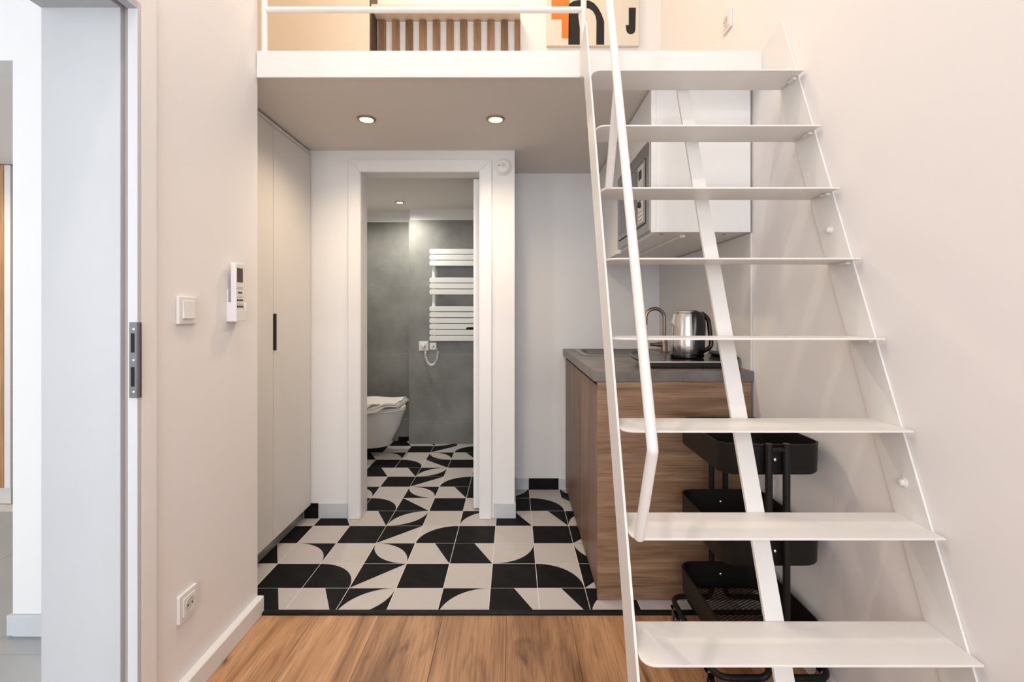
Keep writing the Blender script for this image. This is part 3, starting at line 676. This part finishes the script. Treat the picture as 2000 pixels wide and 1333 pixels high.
rk = obj('rocker', prism([(XL + 0.0102, 1.150), (XL + 0.016, 1.150), (XL + 0.0125, 1.204), (XL + 0.0102, 1.204)], 1.452, 1.506, 'y'), 'plastic_white', sw, bevel=0.0008)
box('seam', 'plastic_pale', rk, XL + 0.0126, XL + 0.0148, 1.4785, 1.4795, 1.152, 1.2)
rh = thing('remote_holder', (XL, 1.72, 1.14), 'white wall holder gripping the air conditioner remote', 'holder')
box('back', 'plastic_white', rh, XL + 0.0005, XL + 0.004, 1.694, 1.750, 1.143, 1.25, 0.001)
obj('cup', B((XL + 0.0005, XL + 0.036, 1.690, 1.693, 1.140, 1.205), (XL + 0.0005, XL + 0.036, 1.751, 1.754, 1.140, 1.205), (XL + 0.033, XL + 0.036, 1.6935, 1.7505, 1.140, 1.178), (XL + 0.0005, XL + 0.036, 1.690, 1.754, 1.137, 1.1398)), 'plastic_white', rh, bevel=0.001)
rm = thing('remote_control', (XL + 0.018, 1.72, 1.141), 'slim white remote control with dark display and small buttons', 'remote control')
box('body', 'plastic_white', rm, XL + 0.010, XL + 0.030, 1.697, 1.747, 1.141, 1.345, 0.004)
box('display', 'display', rm, XL + 0.0302, XL + 0.0308, 1.704, 1.740, 1.277, 1.327)
for r, (z, n) in enumerate(((1.258, 3), (1.240, 2), (1.226, 3), (1.213, 3), (1.200, 3), (1.190, 3))):
    for c in range(n):
        y = 1.722 + (c - (n - 1) / 2) * 0.013
        box('button', 'plastic_pale' if r % 2 == 0 else 'ink', rm, XL + 0.0302, XL + 0.0314, y - 0.0045, y + 0.0045, z - 0.003, z + 0.003)

# ------------------------------------------------------------------ bathroom: radiator, heater cord, toilet, towel
YR = 4.235
tr = thing('towel_radiator', (-0.5, 4.26, 0.9), 'white ladder towel radiator with flat bars on grey tiles', 'radiator')
z_of = lambda v: CH - (v - HY) * YR / F
groups = [(358, 3), (455, 3), (552, 6)]
vv_ = []
for y0_, n in groups:
    for i in range(n): vv_.append(280 + (y0_ + 19.9 * i) / 1.732)
xl = U(839, 0, YR)[0]
for v in vv_:
    z1, z0 = z_of(v), z_of(v + 10.3)
    obj('bar', prism(rrect(xl, xl + 0.5, z0, z1, 0.018, 5), YR - 0.012, YR + 0.012, 'y'), 'radiator', tr, bevel=0.004)
za, zb3 = z_of(vv_[-1] + 10), z_of(vv_[0])
for x in (xl + 0.018, xl + 0.452): obj('post', prism(rrect(x, x + 0.03, YR + 0.013, YR + 0.043, 0.012, 4), za, zb3, 'z'), 'radiator', tr, smooth=True)
for x in (xl + 0.033, xl + 0.467):
    for z in (za + 0.12, zb3 - 0.12): obj('bracket', tube([(x, YR + 0.043, z), (x, YT - 0.001, z)], 0.010, 10), 'radiator', tr, smooth=True)
eh = thing('heating_element', (xl + 0.03, 4.25, 0.87), 'small white radiator thermostat with coiled cord and plug', 'thermostat')
ex, ez = U(846.5, 676.5, 4.24)[0], U(846.5, 676.5, 4.24)[2]
hx_ = obj('housing', prism(rrect(ex - 0.029, ex + 0.029, ez - 0.029, ez + 0.029, 0.008, 4), 4.212, 4.262, 'y'), 'plastic_white', eh, bevel=0.003)
obj('dial', prism([(ex - 0.008, ez - 0.016), (ex + 0.012, ez - 0.004), (ex + 0.014, ez + 0.010), (ex + 0.006, ez + 0.002)], 4.2105, 4.2118, 'y'), 'ink', hx_)
obj('plug', lathe([(0.02, -0.0148), (0.02, -0.04), (0.012, -0.055)], (bx, YT, bz), 20, 'y'), 'plastic_white', eh, smooth=True)
path = []
for i in range(240):
    t = i / 239; a = PI * t
    c = Vector((bx + 0.02 + (ex + 0.035 - bx - 0.02) * (1 - math.cos(a)) / 2, 4.27, ez - 0.045 - 0.125 * math.sin(a)))
    q = 2 * PI * 24 * t; path.append(c + Vector((math.cos(q) * 0.009 * math.cos(a) , math.sin(q) * 0.009, math.cos(q) * 0.009 * math.sin(a))))
path = [Vector((bx, YT - 0.048, bz - 0.012)), Vector((bx + .012, 4.265, ez - 0.035))] + path + [Vector((ex + 0.03, 4.262, ez - 0.02))]
obj('coiled_cord', tube(path, 0.004, 6), 'plastic_white', eh, smooth=True)
tl = thing('toilet', (-1.15, 4.0, 0.06), 'white wall-hung toilet with closed lid', 'toilet')
ty0 = 3.97
def dshape(xf, hw, xb, n=18):
    """toilet plan outline: rounded nose at xf, half-width hw, back edge xb"""
    k = min(0.24, xf - xb - 0.02); out = [(xb, ty0 - hw)]
    for i in range(n + 1):
        a = -PI / 2 + PI * i / n; out.append((xf - k + k * math.cos(a), ty0 + hw * math.sin(a)))
    out.append((xb, ty0 + hw)); return out
def loft(rings):
    bm = bmesh.new(); rg = [[bm.verts.new((x, y, z)) for x, y in l] for l, z in rings]
    for a, c in zip(rg, rg[1:]):
        for i in range(len(a)): bm.faces.new([a[i], a[(i + 1) % len(a)], c[(i + 1) % len(a)], c[i]])
    bm.faces.new(rg[0]); bm.faces.new(rg[-1][::-1]); return bm
obj('bowl', loft([(dshape(-1.06, 0.10, -1.449), 0.075), (dshape(-1.02, 0.115, -1.449), 0.085), (dshape(-0.985, 0.13, -1.449), 0.15), (dshape(-0.935, 0.15, -1.449), 0.25), (dshape(-0.905, 0.172, -1.449), 0.34), (dshape(-0.892, 0.18, -1.449), 0.375)]), 'porcelain', tl, smooth=True)
obj('seat', loft([(dshape(-0.892, 0.18, -1.40), 0.3765), (dshape(-0.888, 0.183, -1.40), 0.381), (dshape(-0.889, 0.182, -1.40), 0.391)]), 'plastic_white', tl, smooth=True)
obj('lid', loft([(dshape(-0.889, 0.182, -1.40), 0.3925), (dshape(-0.887, 0.184, -1.40), 0.397), (dshape(-0.89, 0.181, -1.40), 0.406), (dshape(-0.91, 0.165, -1.39), 0.411)]), 'plastic_white', tl, smooth=True)
tw = thing('folded_towel', (-1.08, 3.95, 0.41), 'folded off-white towel with dark stripes lying on the toilet lid', 'towel')
random.seed(3)
def sheet(name, zoff, x0, x1, y0, y1, drop, m='towel', th=0.011):
    bm = bmesh.new(); nx, ny = 16, 16; g = []
    for lay in (0, 1):
        g.append([[None] * (ny + 1) for _ in range(nx + 1)])
        for i in range(nx + 1):
            for j in range(ny + 1):
                s, t = i / nx, j / ny
                x = x0 + (x1 - x0) * s + 0.02 * (t - .5); y = y0 + (y1 - y0) * t + 0.03 * (s - 0.5)
                e = max(0, 0.30 - t) / 0.30
                z = zoff + lay * th + 0.003 * math.sin(9 * s + 5 * t) + 0.004 * math.sin(14 * t + 3 * s) - drop * max(0, (3.782 - y) / 0.03) * (1.0 if s < .62 else max(0, 1 - (s - .62) / .2))
                g[lay][i][j] = bm.verts.new((x, y, z))
    for i in range(nx):
        for j in range(ny):
            for lay in (0, 1): bm.faces.new([g[lay][i][j], g[lay][i + 1][j], g[lay][i + 1][j + 1], g[lay][i][j + 1]])
    for i in range(nx):
        for j in (0, ny): bm.faces.new([g[0][i][j], g[0][i + 1][j], g[1][i + 1][j], g[1][i][j]])
    for j in range(ny):
        for i in (0, nx): bm.faces.new([g[0][i][j], g[0][i][j + 1], g[1][i][j + 1], g[1][i][j]])
    return obj(name, bm, m, tw, smooth=True)
sheet('fold', 0.4195, -1.30, -0.905, 3.80, 4.12, 0.0)
sheet('fold', 0.432, -1.30, -0.91, 3.755, 4.11, 0.05)
sheet('fold', 0.447, -1.30, -0.92, 3.76, 4.09, 0.045, th=0.013)
sheet('stripe', 0.4475, -1.29, -1.05, 3.752, 3.758, 0.045, 'towel_stripe', 0.005)

# ------------------------------------------------------------------ windows behind the viewer
def window(name, x0, x1, z0, z1, label):
    t = thing(name, ((x0 + x1) / 2, -3.05, z0), label, 'window', kind='structure')
    w = 0.06; xm = (x0 + x1) / 2
    obj('frame', B((x0, x0 + w, -3.09, -3.03, z0, z1), (x1 - w, x1, -3.09, -3.03, z0, z1), (x0 + w, x1 - w, -3.09, -3.03, z0, z0 + w), (x0 + w, x1 - w, -3.09, -3.03, z1 - w, z1), (xm - w / 2, xm + w / 2, -3.09, -3.03, z0 + w, z1 - w)), 'door_white', t)
    for a, b in ((x0 + w, xm - w / 2), (xm + w / 2, x1 - w)): box('pane', 'glass', t, a, b, -3.064, -3.056, z0 + w, z1 - w)
window('window_1', -0.95, 0.75, 0.6, 2.9, 'tall white window behind the viewer')
window('window_2', -3.4, -1.8, 0.5, 2.5, 'white hall window behind the viewer')
